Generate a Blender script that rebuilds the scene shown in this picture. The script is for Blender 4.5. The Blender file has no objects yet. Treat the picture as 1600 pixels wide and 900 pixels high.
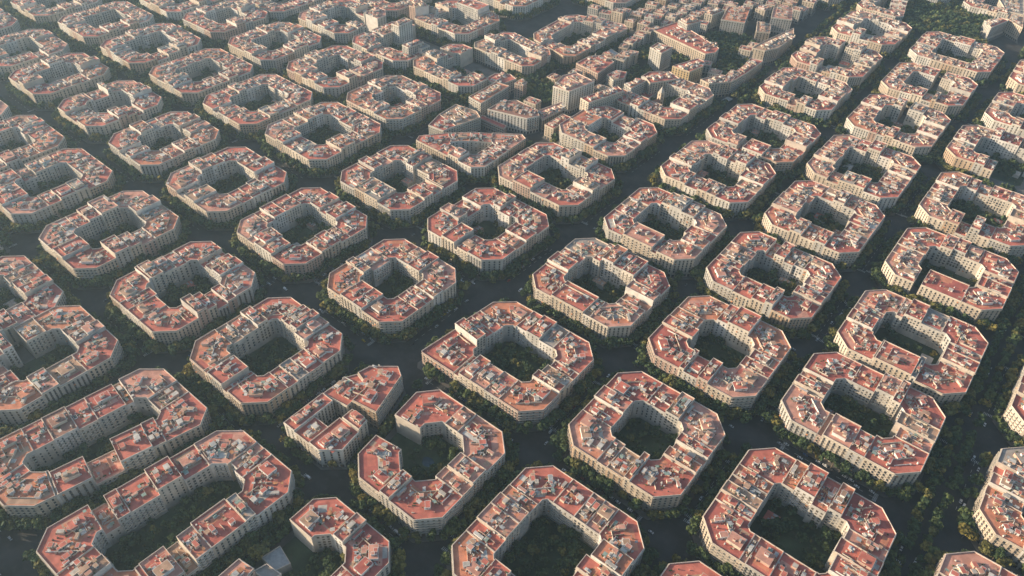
import bpy, math, random
from mathutils import Matrix, Vector
import numpy as np
R = math.radians
S = bpy.context.scene
COL = S.collection

# ------------------------------------------------------------------ camera
CAM_Z = 521.8
FW = Vector((-0.45074176, 0.59471143, -0.66569527))
RT = Vector((0.78073814, 0.62418547, 0.02899067))
UP = Vector((-0.4327584, 0.50666638, 0.74566035))
FPX = 1184.14
cd = bpy.data.cameras.new('camera')
cam = bpy.data.objects.new('camera', cd)
COL.objects.link(cam)
cd.sensor_width = 36.0
cd.lens = FPX / 1600 * 36.0
cd.clip_start = 1.0
cd.clip_end = 12000
cam.matrix_world = Matrix(((RT.x, UP.x, -FW.x, 0), (RT.y, UP.y, -FW.y, 0), (RT.z, UP.z, -FW.z, CAM_Z), (0, 0, 0, 1)))
S.camera = cam

# ------------------------------------------------------------------ sky, sun, exposure
SUN_EL, SUN_AZ = 15.0, 210.0        # degrees; azimuth measured counter-clockwise from +X, where the sun stands
w = bpy.data.worlds.new("World")
S.world = w
w.use_nodes = True
nt = w.node_tree
bg = nt.nodes['Background']
sky = nt.nodes.new('ShaderNodeTexSky')
sky.sky_type = 'NISHITA'
sky.sun_disc = False
sky.sun_elevation = R(SUN_EL)
sky.sun_rotation = R(90 - SUN_AZ)
sky.altitude = 100
sky.dust_density = 1.5
nt.links.new(sky.outputs[0], bg.inputs[0])
bg.inputs[1].default_value = 0.082
sl = bpy.data.lights.new('sun', 'SUN')
sl.energy = 4.0
sl.angle = R(0.6)
sl.color = (1.0, 0.79, 0.56)
sun = bpy.data.objects.new('sun', sl)
COL.objects.link(sun)
sd = Vector((math.cos(R(SUN_EL)) * math.cos(R(SUN_AZ)), math.cos(R(SUN_EL)) * math.sin(R(SUN_AZ)), math.sin(R(SUN_EL))))
sun.rotation_euler = sd.to_track_quat('Z', 'Y').to_euler()
sun.location = (0, 0, 600)
S.view_settings.view_transform = 'Standard'
S.view_settings.look = 'None'
S.view_settings.exposure = 1.42
S.view_settings.gamma = 1.0
S.view_settings.use_curve_mapping = False
S.cycles.max_bounces = 5
S.cycles.diffuse_bounces = 3
S.cycles.glossy_bounces = 2
S.cycles.transmission_bounces = 2
S.cycles.volume_bounces = 1
S.cycles.use_denoising = True
HAZE_DENSITY = 0.00009

# ------------------------------------------------------------------ materials
def mat(name, base, var=0.25, scale=0.12, rough=0.9, fine=1.1, stain=None, streak=False, spec=0.3):
    m = bpy.data.materials.new(name)
    m.use_nodes = True
    t = m.node_tree
    b = t.nodes['Principled BSDF']
    b.inputs['Roughness'].default_value = rough
    b.inputs['Specular IOR Level'].default_value = spec
    g = t.nodes.new('ShaderNodeNewGeometry')
    n1 = t.nodes.new('ShaderNodeTexNoise')
    n1.inputs['Scale'].default_value = scale
    n1.inputs['Detail'].default_value = 3
    n2 = t.nodes.new('ShaderNodeTexNoise')
    n2.inputs['Scale'].default_value = fine
    n2.inputs['Detail'].default_value = 2
    src = g.outputs['Position']
    if streak:
        mp = t.nodes.new('ShaderNodeMapping')
        mp.inputs['Scale'].default_value = (1, 1, 0.12)
        t.links.new(src, mp.inputs['Vector'])
        src = mp.outputs['Vector']
    t.links.new(g.outputs['Position'], n1.inputs['Vector'])
    t.links.new(src, n2.inputs['Vector'])
    def mix(fac, a, bcol):
        x = t.nodes.new('ShaderNodeMix')
        x.data_type = 'RGBA'
        if hasattr(fac, 'links'):
            t.links.new(fac, x.inputs[0])
        else:
            x.inputs[0].default_value = fac
        for k, v in ((6, a), (7, bcol)):
            if hasattr(v, 'links'):
                t.links.new(v, x.inputs[k])
            else:
                x.inputs[k].default_value = (*v, 1)
        return x.outputs[2]
    def ramp(s, a, b_):
        r = t.nodes.new('ShaderNodeMapRange')
        r.inputs[1].default_value = a
        r.inputs[2].default_value = b_
        t.links.new(s, r.inputs[0])
        return r.outputs[0]
    lo = tuple(c * (1 - var) for c in base)
    hi = tuple(min(0.9, c * (1 + var)) for c in base)
    c1 = mix(ramp(n1.outputs[0], 0.35, 0.65), lo, hi)
    lo2 = stain or tuple(c * 0.6 for c in base)
    c2 = mix(ramp(n2.outputs[0], 0.58, 0.75), c1, mix(0.55, c1, lo2))
    t.links.new(c2, b.inputs['Base Color'])
    return m

M = {}
for k, c in dict(wall_sand=(0.42, 0.355, 0.28), wall_cream=(0.50, 0.44, 0.36), wall_grey=(0.37, 0.36, 0.335), wall_ochre=(0.40, 0.30, 0.21),
                 wall_pale=(0.54, 0.52, 0.475), wall_rose=(0.38, 0.27, 0.22), wall_yellow=(0.46, 0.35, 0.20)).items():
    M[k] = mat(k, c, 0.15, 0.08, fine=0.5, streak=True)
for k, c in dict(party_white=(0.56, 0.53, 0.485), party_cream=(0.50, 0.44, 0.365), party_grey=(0.40, 0.38, 0.35), party_render=(0.45, 0.39, 0.33)).items():
    M[k] = mat(k, c, 0.14, 0.1, fine=0.45, streak=True)
for k, c in dict(court_grey=(0.40, 0.385, 0.355), court_cream=(0.47, 0.43, 0.37), court_pale=(0.52, 0.50, 0.47)).items():
    M[k] = mat(k, c, 0.15, 0.1, fine=0.5, streak=True)
for k, c in dict(tile_red=(0.46, 0.145, 0.108), tile_dark=(0.375, 0.112, 0.09), tile_orange=(0.50, 0.205, 0.125), tile_rose=(0.49, 0.25, 0.19),
                 tile_tan=(0.38, 0.25, 0.175), tile_grey=(0.30, 0.27, 0.24), tile_brown=(0.27, 0.15, 0.115)).items():
    M[k] = mat(k, c, 0.2, 0.16, fine=0.55, stain=(0.28, 0.15, 0.12), rough=0.85)
M['coping'] = mat('coping', (0.56, 0.47, 0.40), 0.15, 0.2)
M['cornice'] = mat('cornice', (0.50, 0.45, 0.37), 0.15, 0.2)
M['hut_white'] = mat('hut_white', (0.62, 0.60, 0.56), 0.12, 0.2)
M['hut_cream'] = mat('hut_cream', (0.55, 0.47, 0.37), 0.12, 0.2)
M['hut_rose'] = mat('hut_rose', (0.48, 0.33, 0.26), 0.12, 0.2)
M['concrete'] = mat('concrete', (0.40, 0.37, 0.33), 0.2, 0.3)
M['felt_pale'] = mat('felt_pale', (0.50, 0.48, 0.44), 0.15, 0.3)
M['fibre_green'] = mat('fibre_green', (0.22, 0.30, 0.26), 0.2, 0.4)
M['zinc'] = mat('zinc', (0.33, 0.34, 0.34), 0.15, 0.5, rough=0.6)
M['glass'] = mat('glass', (0.035, 0.042, 0.05), 0.5, 0.7, rough=0.35, spec=0.5)
M['shutter'] = mat('shutter', (0.10, 0.085, 0.065), 0.4, 0.7)
M['iron'] = mat('iron', (0.085, 0.085, 0.085), 0.2, 0.5)
M['slab'] = mat('slab', (0.42, 0.38, 0.32), 0.15, 0.4)
M['awning'] = mat('awning', (0.42, 0.20, 0.10), 0.3, 0.4)
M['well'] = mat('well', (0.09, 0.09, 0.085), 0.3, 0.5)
M['plant'] = mat('plant', (0.06, 0.09, 0.035), 0.5, 0.8)
M['bark'] = mat('bark', (0.14, 0.11, 0.08), 0.3, 1.0)
M['asphalt'] = mat('asphalt', (0.040, 0.040, 0.040), 0.35, 0.05, fine=0.2, stain=(0.07, 0.065, 0.06))
M['paving'] = mat('paving', (0.15, 0.14, 0.13), 0.25, 0.07, fine=0.3)
M['paint'] = mat('paint', (0.52, 0.52, 0.50), 0.3, 0.4)
M['lawn'] = mat('lawn', (0.045, 0.068, 0.034), 0.4, 0.06, fine=0.25, stain=(0.11, 0.095, 0.07))
M['pond'] = mat('pond', (0.03, 0.06, 0.085), 0.2, 0.2, rough=0.1, spec=0.5)
M['tyre'] = mat('tyre', (0.02, 0.02, 0.02), 0.1, 1)
M['car_glass'] = mat('car_glass', (0.02, 0.025, 0.03), 0.1, 1, rough=0.1, spec=0.6)

def leaf(name, c):
    m = bpy.data.materials.new(name)
    m.use_nodes = True
    t = m.node_tree
    b = t.nodes['Principled BSDF']
    b.inputs['Roughness'].default_value = 0.8
    b.inputs['Specular IOR Level'].default_value = 0.2
    g = t.nodes.new('ShaderNodeNewGeometry')
    n = t.nodes.new('ShaderNodeTexNoise')
    n.inputs['Scale'].default_value = 0.35
    t.links.new(g.outputs['Position'], n.inputs['Vector'])
    x = t.nodes.new('ShaderNodeMix')
    x.data_type = 'RGBA'
    x.inputs[6].default_value = (*[v * 0.55 for v in c], 1)
    x.inputs[7].default_value = (*[v * 1.5 for v in c], 1)
    mr = t.nodes.new('ShaderNodeMapRange')
    mr.inputs[1].default_value = 0.35
    mr.inputs[2].default_value = 0.65
    t.links.new(n.outputs[0], mr.inputs[0])
    t.links.new(mr.outputs[0], x.inputs[0])
    t.links.new(x.outputs[2], b.inputs['Base Color'])
    tr = t.nodes.new('ShaderNodeBsdfTranslucent')
    t.links.new(x.outputs[2], tr.inputs[0])
    ms = t.nodes.new('ShaderNodeMixShader')
    ms.inputs[0].default_value = 0.25
    t.links.new(b.outputs[0], ms.inputs[1])
    t.links.new(tr.outputs[0], ms.inputs[2])
    t.links.new(ms.outputs[0], t.nodes['Material Output'].inputs[0])
    return m
LEAF = [leaf('leaf_dark', (0.052, 0.082, 0.036)), leaf('leaf_mid', (0.082, 0.112, 0.042)), leaf('leaf_olive', (0.135, 0.132, 0.044)),
        leaf('leaf_yellow', (0.20, 0.17, 0.045))]  # autumn yellow with the tint of sunlit crowns put into the colour
LEAF_WORD = ['dark green', 'mid green', 'olive green', 'yellowing']
def paintmat(name, c):
    m = mat(name, c, 0.05, 1, rough=0.3, spec=0.5)
    return m
CAR_COL = {'white': (0.75, 0.75, 0.74), 'silver': (0.45, 0.46, 0.47), 'black': (0.02, 0.02, 0.022), 'grey': (0.14, 0.145, 0.15), 'red': (0.35, 0.03, 0.025),
           'blue': (0.04, 0.09, 0.25), 'yellow': (0.6, 0.42, 0.03)}
for k, c in CAR_COL.items():
    M['car_' + k] = paintmat('car_paint_' + k, c)

# ------------------------------------------------------------------ mesh builder
class MB:
    def __init__(s):
        s.v = []; s.f = []; s.m = []; s.mi = {}
    def mid(s, m):
        if m not in s.mi:
            s.mi[m] = len(s.mi)
        return s.mi[m]
    def face(s, pts, m):
        n = len(s.v)
        s.v.extend(pts)
        s.f.append(tuple(range(n, n + len(pts))))
        s.m.append(s.mid(m))
    def wall(s, a, b, z0, z1, m):       # outside is on the right of a -> b when seen from above
        s.face([(a[0], a[1], z0), (b[0], b[1], z0), (b[0], b[1], z1), (a[0], a[1], z1)], m)
    def flat(s, poly, z, m):
        s.face([(p[0], p[1], z) for p in poly], m)
    def prism(s, poly, z0, z1, ms, mt):
        n = len(poly)
        for i in range(n):
            s.wall(poly[i], poly[(i + 1) % n], z0, z1, ms)
        s.flat(poly, z1, mt)
    def box(s, c, t, hx, hy, z0, z1, ms, mt=None):
        s.prism(rect(c, t, hx, hy), z0, z1, ms, mt or ms)
    def build(s, name, parent=None, off=(0, 0, 0)):
        me = bpy.data.meshes.new(name)
        v = np.array(s.v, dtype=np.float64).reshape(-1, 3) - np.array(off)
        me.from_pydata(v.tolist(), [], s.f)
        for m in s.mi:
            me.materials.append(M[m] if isinstance(m, str) else m)
        me.polygons.foreach_set('material_index', s.m)
        me.update()
        o = bpy.data.objects.new(name, me)
        COL.objects.link(o)
        if parent is not None:
            o.parent = parent
        else:
            o.location = off
        return o

def rect(c, t, hx, hy):
    n = (-t[1], t[0])
    return [(c[0] + sx * t[0] * hx + sy * n[0] * hy, c[1] + sx * t[1] * hx + sy * n[1] * hy) for sx, sy in ((-1, -1), (1, -1), (1, 1), (-1, 1))]
def sub(a, b): return (a[0] - b[0], a[1] - b[1])
def add(a, b, k=1.0): return (a[0] + b[0] * k, a[1] + b[1] * k)
def dot(a, b): return a[0] * b[0] + a[1] * b[1]
def ln(a): return math.hypot(a[0], a[1])
def unit(a):
    l = ln(a) or 1.0
    return (a[0] / l, a[1] / l)
def lnorm(t): return (-t[1], t[0])
def isect(p, d, q, e):
    den = d[0] * e[1] - d[1] * e[0]
    if abs(den) < 1e-9:
        return p
    k = ((q[0] - p[0]) * e[1] - (q[1] - p[1]) * e[0]) / den
    return (p[0] + d[0] * k, p[1] + d[1] * k)
def inset(poly, d):
    n = len(poly); out = []
    for i in range(n):
        a, b, c = poly[i - 1], poly[i], poly[(i + 1) % n]
        t1, t2 = unit(sub(b, a)), unit(sub(c, b))
        if abs(t1[0] * t2[1] - t1[1] * t2[0]) < 1e-3:
            out.append(add(b, lnorm(t1), d))
        else:
            out.append(isect(add(a, lnorm(t1), d), t1, add(b, lnorm(t2), d), t2))
    return out
def inpoly(p, poly):
    r = False; n = len(poly); j = n - 1
    for i in range(n):
        a, b = poly[i], poly[j]
        if (a[1] > p[1]) != (b[1] > p[1]) and p[0] < (b[0] - a[0]) * (p[1] - a[1]) / (b[1] - a[1]) + a[0]:
            r = not r
        j = i
    return r
def ctr(poly): return (sum(p[0] for p in poly) / len(poly), sum(p[1] for p in poly) / len(poly))
def proj(x, y, z):
    d = Vector((x, y, z - CAM_Z)); zz = d.dot(FW)
    if zz < 5:
        return None
    return (800 + FPX * d.dot(RT) / zz, 450 - FPX * d.dot(UP) / zz, zz)
def camdist(x, y, z=20): return math.sqrt(x * x + y * y + (z - CAM_Z) ** 2)

def tag(o, label=None, cat=None, group=None, kind=None):
    if label: o['label'] = label
    if cat: o['category'] = cat
    if group: o['group'] = group
    if kind: o['kind'] = kind
    return o
def empty(name, loc):
    o = bpy.data.objects.new(name, None)
    COL.objects.link(o)
    o.location = loc
    o.empty_display_size = 5
    return o

# ------------------------------------------------------------------ houses
H0 = 22.0
ROOF_W = [('tile_red', 36), ('tile_dark', 16), ('tile_orange', 11), ('tile_rose', 18), ('tile_tan', 9), ('tile_grey', 4), ('tile_brown', 5)]
def pick(rnd, tab):
    r = rnd.random() * sum(x[1] for x in tab)
    for k, x in tab:
        r -= x
        if r <= 0:
            return k
    return tab[-1][0]

def facade(mb, a, b, h, rnd, kind, lod, z0=4.6):
    """windows, balconies and cornice on the wall a -> b (outside on its right)"""
    L = ln(sub(b, a))
    if L < 3.0:
        return
    t = unit(sub(b, a)); o = (t[1], -t[0])
    fl = 3.3
    nf = max(1, int((h - z0 - 0.6) / fl))
    z0 = h - 0.9 - nf * fl
    bay = rnd.choice((3.2, 3.6, 4.0, 4.4)) if kind == 'street' else rnd.choice((2.8, 3.2, 3.8))
    n = max(1, int((L - 1.0) / bay))
    st = (L - 0.6) / n
    ww = rnd.uniform(1.3, 1.75) if kind == 'street' else rnd.choice((1.2, 1.5, 1.9))
    wm = 'glass' if rnd.random() < 0.7 else 'shutter'
    style = rnd.random()
    balm = rnd.choice(('iron', 'slab', 'slab', 'concrete'))
    for f in range(nf):
        zb = z0 + f * fl
        for i in range(n):
            if kind != 'street' and rnd.random() < 0.06:
                continue
            c = add(a, t, 0.3 + st * (i + 0.5))
            p = add(c, t, -ww / 2); q = add(c, t, ww / 2)
            hh = 2.5 if kind == 'street' else rnd.choice((1.6, 2.3))
            zz = zb + 0.35 if hh > 2 else zb + 0.95
            mm = wm if rnd.random() < 0.8 else ('shutter' if wm == 'glass' else 'glass')
            mb.wall(add(p, o, 0.05), add(q, o, 0.05), zz, zz + hh, mm)
            if lod < 2 and kind == 'street' and style < 0.8:
                cc = add(c, o, 0.4)
                if lod == 0:
                    mb.box(cc, t, ww / 2 + 0.3, 0.38, zb + 0.1, zb + 0.28, 'slab')
                e0 = add(add(c, t, -ww / 2 - 0.25), o, 0.72); e1 = add(add(c, t, ww / 2 + 0.25), o, 0.72)
                mb.wall(e0, e1, zb + 0.3, zb + 1.0, balm)
            if rnd.random() < 0.02 and lod < 2:
                mb.face([(*add(p, o, 0.1), zz + hh), (*add(p, o, 1.0), zz + hh - 1.0), (*add(q, o, 1.0), zz + hh - 1.0), (*add(q, o, 0.1), zz + hh)], 'awning')
        if lod < 2 and ((kind == 'street' and style >= 0.8) or (kind == 'court' and style < 0.5)):
            c = add(add(a, t, L / 2), o, 0.55)
            mb.box(c, t, L / 2 - 0.5, 0.5, zb + 0.05, zb + (0.9 if kind == 'street' else 0.3), 'slab')
    if kind == 'street':
        # shop front band
        n2 = max(1, int(L / 4.2)); s2 = L / n2
        for i in range(n2):
            p = add(a, t, s2 * i + 0.7); q = add(a, t, s2 * (i + 1) - 0.7)
            mb.wall(add(p, o, 0.06), add(q, o, 0.06), 0.15, 3.4, 'shutter' if rnd.random() < 0.4 else 'glass')
        for zc, dz, out in ((h - 0.75, 0.55, 0.6), (4.3, 0.3, 0.25)):
            c = add(add(a, t, L / 2), o, out / 2 + 0.02)
            hx = L / 2 - 0.06
            r = rect(c, t, hx, out / 2)
            mb.prism(r, zc, zc + dz, 'cornice', 'cornice')
            mb.face([(p[0], p[1], zc) for p in reversed(r)], 'cornice')

def hut(mb, c, t, hx, hy, z, h, rnd, wallm=None, roofm=None, over=0.15, door=True):
    wm = wallm or pick(rnd, [('hut_white', 38), ('hut_cream', 36), ('hut_rose', 18), ('party_grey', 8)])
    rm = roofm or (rnd.random() < 0.25 and 'tile_red') or pick(rnd, [('concrete', 15), ('felt_pale', 10), ('tile_red', 32), ('tile_rose', 25), ('tile_tan', 16), ('zinc', 2)])
    mb.box(c, t, hx, hy, z, z + h, wm)
    mb.box(c, t, hx + over, hy + over, z + h, z + h + 0.18, wm, wm)
    mb.flat(rect(c, t, hx - 0.1, hy - 0.1), z + h + 0.19, rm)
    n = lnorm(t)
    if door:
        for k in range(rnd.randint(1, 3)):
            s = rnd.choice((-1, 1))
            if rnd.random() < 0.5:
                p = add(add(c, t, rnd.uniform(-0.5, 0.5) * hx), n, s * (hy + 0.03))
                e = t if s < 0 else (-t[0], -t[1])
            else:
                p = add(add(c, n, rnd.uniform(-0.5, 0.5) * hy), t, s * (hx + 0.03))
                e = n if s > 0 else (-n[0], -n[1])
            mb.wall(add(p, e, -0.45), add(p, e, 0.45), z + 0.1 + rnd.choice((0, 0.8)), z + 2.1, 'shutter' if rnd.random() < 0.4 else 'glass')

def clutter(new, loose, O, t, n, w, d, z, rnd, front, back, lod, roofm, small=1.0):
    """what stands on a flat roof; O outer left corner, t along the front, n inwards"""
    def P(u, v): return add(add(O, t, u), n, v)
    u0, u1 = 1.0, w - 1.0
    if u1 - u0 < 2.5:
        return
    span = u1 - u0
    v0, v1 = front, d - back
    # patches of other tiles
    for k in range(rnd.randint(1, 3)):
        hx = rnd.uniform(0.15, 0.45) * span; hy = rnd.uniform(1.0, 4.0)
        cu = rnd.uniform(u0 + hx, u1 - hx); cv = rnd.uniform(hy + 0.8, d - hy - 0.8)
        loose.flat(rect(P(cu, cv), t, hx, hy), z + 0.01 + 0.03 * rnd.random(), pick(rnd, [('tile_rose', 3), ('tile_tan', 2), ('tile_orange', 3), ('tile_dark', 3), ('concrete', .5), ('felt_pale', 0.4), ('tile_red', 3)]))
    style = rnd.random()
    if style < 0.2 and span > 7:
        m = new('penthouse')
        hy = rnd.uniform(2.8, max(2.9, min(5.2, (v1 - v0) / 2 - 0.5))); cv = v0 + hy + rnd.uniform(0, 2)
        hx = min(5.6, span / 2 - rnd.choice((0.0, 0.5, 1.5)))
        ph = rnd.uniform(2.6, 3.3)
        hut(m, P(w / 2, cv), t, hx, hy, z, ph, rnd, roofm=rnd.choice((roofm, roofm, 'tile_rose', 'tile_red', 'tile_tan')))
        c = P(w / 2, cv)
        for q in range(rnd.randint(1, 3)):
            hut(m, P(w / 2 + rnd.uniform(-0.6, 0.6) * hx, cv + rnd.uniform(-0.5, 0.5) * hy), t, rnd.uniform(0.7, 1.6), rnd.uniform(0.7, 1.5), z + ph + 0.15, rnd.uniform(0.8, 2.2), rnd, door=False)
        rest0 = cv + hy + 0.6
    elif style < 0.75:
        rest0 = v0
        k = 1 if span < 8 else rnd.choice((1, 2, 2))
        for q in range(k):
            cu = u0 + span * (q + 0.5) / k + rnd.uniform(-0.8, 0.8)
            hx = min(rnd.uniform(1.2, 2.2), span / k / 2 - 0.2); hy = rnd.uniform(1.5, 3.0)
            cv = rnd.uniform(v0 + hy, max(v0 + hy + 0.1, (v0 + v1) / 2))
            m = new('stair_hut')
            hut(m, P(cu, cv), t, hx, hy, z, rnd.uniform(2.3, 3.3), rnd)
            if rnd.random() < 0.7:
                s = rnd.choice((-1, 1))
                hut(m, P(cu + rnd.uniform(-0.4, 0.4), cv + s * (hy + 1.2)), t, hx * rnd.uniform(0.5, 0.95), 1.15, z, rnd.uniform(1.6, 2.4), rnd)
            rest0 = max(rest0, cv + hy)
    else:
        rest0 = v0
        m = new('storage_shed')
        cu = rnd.choice((u0 + 1.2, u1 - 1.2))
        ly = rnd.uniform(2.5, min(5.0, (v1 - v0) / 2))
        hut(m, P(cu, v0 + ly), t, 1.1, ly, z, rnd.uniform(2.0, 2.5), rnd)
        rest0 = v0 + ly
    # light wells and skylights
    for k in range(rnd.choice((0, 1, 1, 2))):
        hx = rnd.uniform(1.0, min(2.0, span / 3)); hy = rnd.uniform(1.2, 2.6)
        cu = rnd.uniform(u0 + hx, u1 - hx); cv = rnd.uniform(min(rest0 + hy, v1 - hy), max(v1 - hy, rest0 + hy) + 0.1)
        m = new('skylight')
        c = P(cu, cv)
        top = rnd.choice(('well', 'zinc', 'zinc', 'concrete', 'fibre_green'))
        m.box(c, t, hx, hy, z, z + 0.8, 'hut_white', 'hut_white')
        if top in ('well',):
            m.flat(rect(c, t, hx - 0.25, hy - 0.25), z + 0.82, 'well')  # dark sheet on the closed box paints the shade inside the well
        else:
            g = rect(c, t, hx - 0.1, hy - 0.1); r0 = add(c, t, -hx + 0.1); r1 = add(c, t, hx - 0.1)
            hz = z + 1.35
            m.face([(*g[0], z + 0.82), (*g[1], z + 0.82), (*r1, hz), (*r0, hz)], top)
            m.face([(*g[2], z + 0.82), (*g[3], z + 0.82), (*r0, hz), (*r1, hz)], top)
            m.face([(*g[1], z + 0.82), (*g[2], z + 0.82), (*r1, hz)], top)
            m.face([(*g[3], z + 0.82), (*g[0], z + 0.82), (*r0, hz)], top)
    # further sheds and wash-houses towards the courtyard
    for k in range(rnd.choice((0, 1, 2, 2, 3)) if span > 6 else rnd.choice((0, 1))):
        hx = rnd.uniform(0.9, 2.4); hy = rnd.uniform(0.8, 1.9)
        if hx * 2 > span - 1: continue
        m = new('roof_shed')
        hut(m, P(rnd.uniform(u0 + hx, u1 - hx), rnd.uniform(v0 + 1, v1)), t, hx, hy, z, rnd.uniform(1.7, 2.7), rnd)
    # low dividing walls
    for k in range(rnd.choice((1, 2, 2, 3, 4))):
        wm = rnd.choice(('hut_white', 'hut_cream', 'party_cream', 'hut_rose'))
        hh = rnd.uniform(1.0, 1.9)
        if rnd.random() < 0.6:
            cu = rnd.uniform(u0 + 0.5, u1 - 0.5); l = rnd.uniform(2, (v1 - v0) / 2)
            cv = rnd.uniform(v0 + l, max(v1 - l, v0 + l + 0.1))
            loose.box(P(cu, cv), t, 0.13, l, z, z + hh, wm)
        else:
            hx = rnd.uniform(0.25, 0.5) * span
            loose.box(P(rnd.uniform(u0 + hx, u1 - hx), rnd.uniform(v0, v1)), t, hx, 0.13, z, z + hh, wm)
    # chimneys, tanks, machines, pots, laundry roofs
    for k in range(int(rnd.randint(2, 4) * small)):
        cu = rnd.choice((0.75, w - 0.75, rnd.uniform(1, w - 1)))
        c = P(cu, rnd.uniform(min(5, d / 3), d - 3))
        hx = rnd.uniform(0.25, 0.5); hy = rnd.uniform(0.3, 0.9); hh = rnd.uniform(1.4, 2.6)
        loose.box(c, t, hx, hy, z, z + hh, rnd.choice(('hut_cream', 'hut_white', 'hut_rose', 'party_render')))
        loose.box(c, t, hx + 0.1, hy + 0.1, z + hh, z + hh + 0.15, 'concrete')
    for k in range(int(rnd.randint(14, 24) * small)):
        c = P(rnd.uniform(1, w - 1), rnd.triangular(2.5, d - 1.5, (v0 + v1) / 2))
        q = rnd.random()
        if q < 0.5:
            s_ = rnd.uniform(0.25, 0.6)
            loose.box(c, t, s_, s_ * rnd.uniform(0.6, 1.3), z, z + rnd.uniform(0.5, 1.3), rnd.choice(('felt_pale', 'hut_white', 'hut_cream', 'hut_cream', 'hut_rose', 'shutter', 'tile_rose')))
        elif q < 0.68:
            loose.box(c, t, rnd.uniform(0.3, 1.4), rnd.uniform(0.25, 0.45), z, z + rnd.uniform(0.5, 1.0), 'plant')
        elif q < 0.8:
            hx, hy = rnd.uniform(0.8, 1.8), rnd.uniform(0.8, 1.8)
            for sx in (-1, 1):
                for sy in (-1, 1):
                    loose.box(add(add(c, t, sx * hx), n, sy * hy), t, 0.06, 0.06, z, z + 2.2, 'zinc')
            loose.flat(rect(c, t, hx, hy), z + 2.22, rnd.choice(('fibre_green', 'felt_pale', 'zinc', 'awning', 'tile_tan')))
        elif q < 0.9:
            a = rnd.uniform(0, 3); tt = (math.cos(a), math.sin(a))
            hx = rnd.uniform(0.5, 1.2)
            b = rect(c, tt, hx, 0.7)
            loose.face([(*b[0], z + 0.2), (*b[1], z + 0.2), (*b[2], z + 0.9), (*b[3], z + 0.9)], rnd.choice(('well', 'zinc', 'tile_tan')))
        else:
            loose.box(c, t, 0.05, 0.05, z, z + rnd.uniform(2.5, 4.5), 'zinc')
            loose.box(add(c, (0, 0)), t, 0.7, 0.04, z + 2.3, z + 2.36, 'zinc')

def house(parent, off, name, poly, edges, h, rnd, lod, frames, style=None, facades=True):
    """one building of a block: walls with windows, parapet, roof terrace and what stands on it"""
    st = style or {}
    wallm = st.get('wall') or pick(rnd, [('wall_sand', 28), ('wall_cream', 24), ('wall_grey', 20), ('wall_ochre', 8), ('wall_pale', 14), ('wall_rose', 6)])
    partm = st.get('party') or pick(rnd, [('party_white', 45), ('party_cream', 25), ('party_grey', 15), ('party_render', 15)])
    courtm = st.get('court') or pick(rnd, [('court_grey', 40), ('court_cream', 35), ('court_pale', 25)])
    roofm = st.get('roof') or pick(rnd, ROOF_W)
    mb = MB()
    poly = inset(poly, 0.03)
    par = 1.0 + rnd.uniform(-0.15, 0.25)
    n = len(poly)
    inn = inset(poly, 0.38)
    for i in range(n):
        a, b = poly[i], poly[(i + 1) % n]
        k = edges[i]
        mb.wall(a, b, 0.0, h + par, {'street': wallm, 'court': courtm, 'party': partm}[k])
        ia, ib = inn[i], inn[(i + 1) % n]
        mb.face([(*a, h + par), (*b, h + par), (*ib, h + par), (*ia, h + par)], 'coping')
        mb.wall(ib, ia, h, h + par, 'party_cream' if k != 'street' else 'coping')
        if k != 'party' and facades:
            facade(mb, a, b, h, rnd, k, lod)
        elif k == 'party' and rnd.random() < 0.3 and st.get('windows'):
            facade(mb, a, b, h, rnd, 'court', 2)
    roof = MB() if lod < 2 else mb
    roof.flat(inset(poly, 0.37), h, roofm)
    loose = MB() if lod < 2 else mb
    huts = []
    def new(nm):
        if lod == 0:
            x = MB(); huts.append((nm, x)); return x
        return loose
    for O, t, nn, w_, d_, front, back, small in frames:
        clutter(new, loose, O, t, nn, w_, d_, h, rnd, front, back, lod, roofm, small)
    ho = mb.build(name, parent, off)
    if lod < 2:
        roof.build('roof', ho, off)
        if loose.f:
            c = loose.build('rooftop_clutter', ho, off)
            c['kind'] = 'stuff'
        for nm, x in huts:
            if x.f:
                x.build(nm, ho, off)
    for o in ho.children:
        pass
    return ho

BLOCKS = []      # dicts with outer and inner outline, for trees and cars
ORD = ['first', 'second', 'third', 'fourth', 'fifth', 'sixth', 'seventh', 'eighth', 'ninth', 'tenth', 'eleventh', 'twelfth', 'thirteenth', 'fourteenth']

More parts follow.
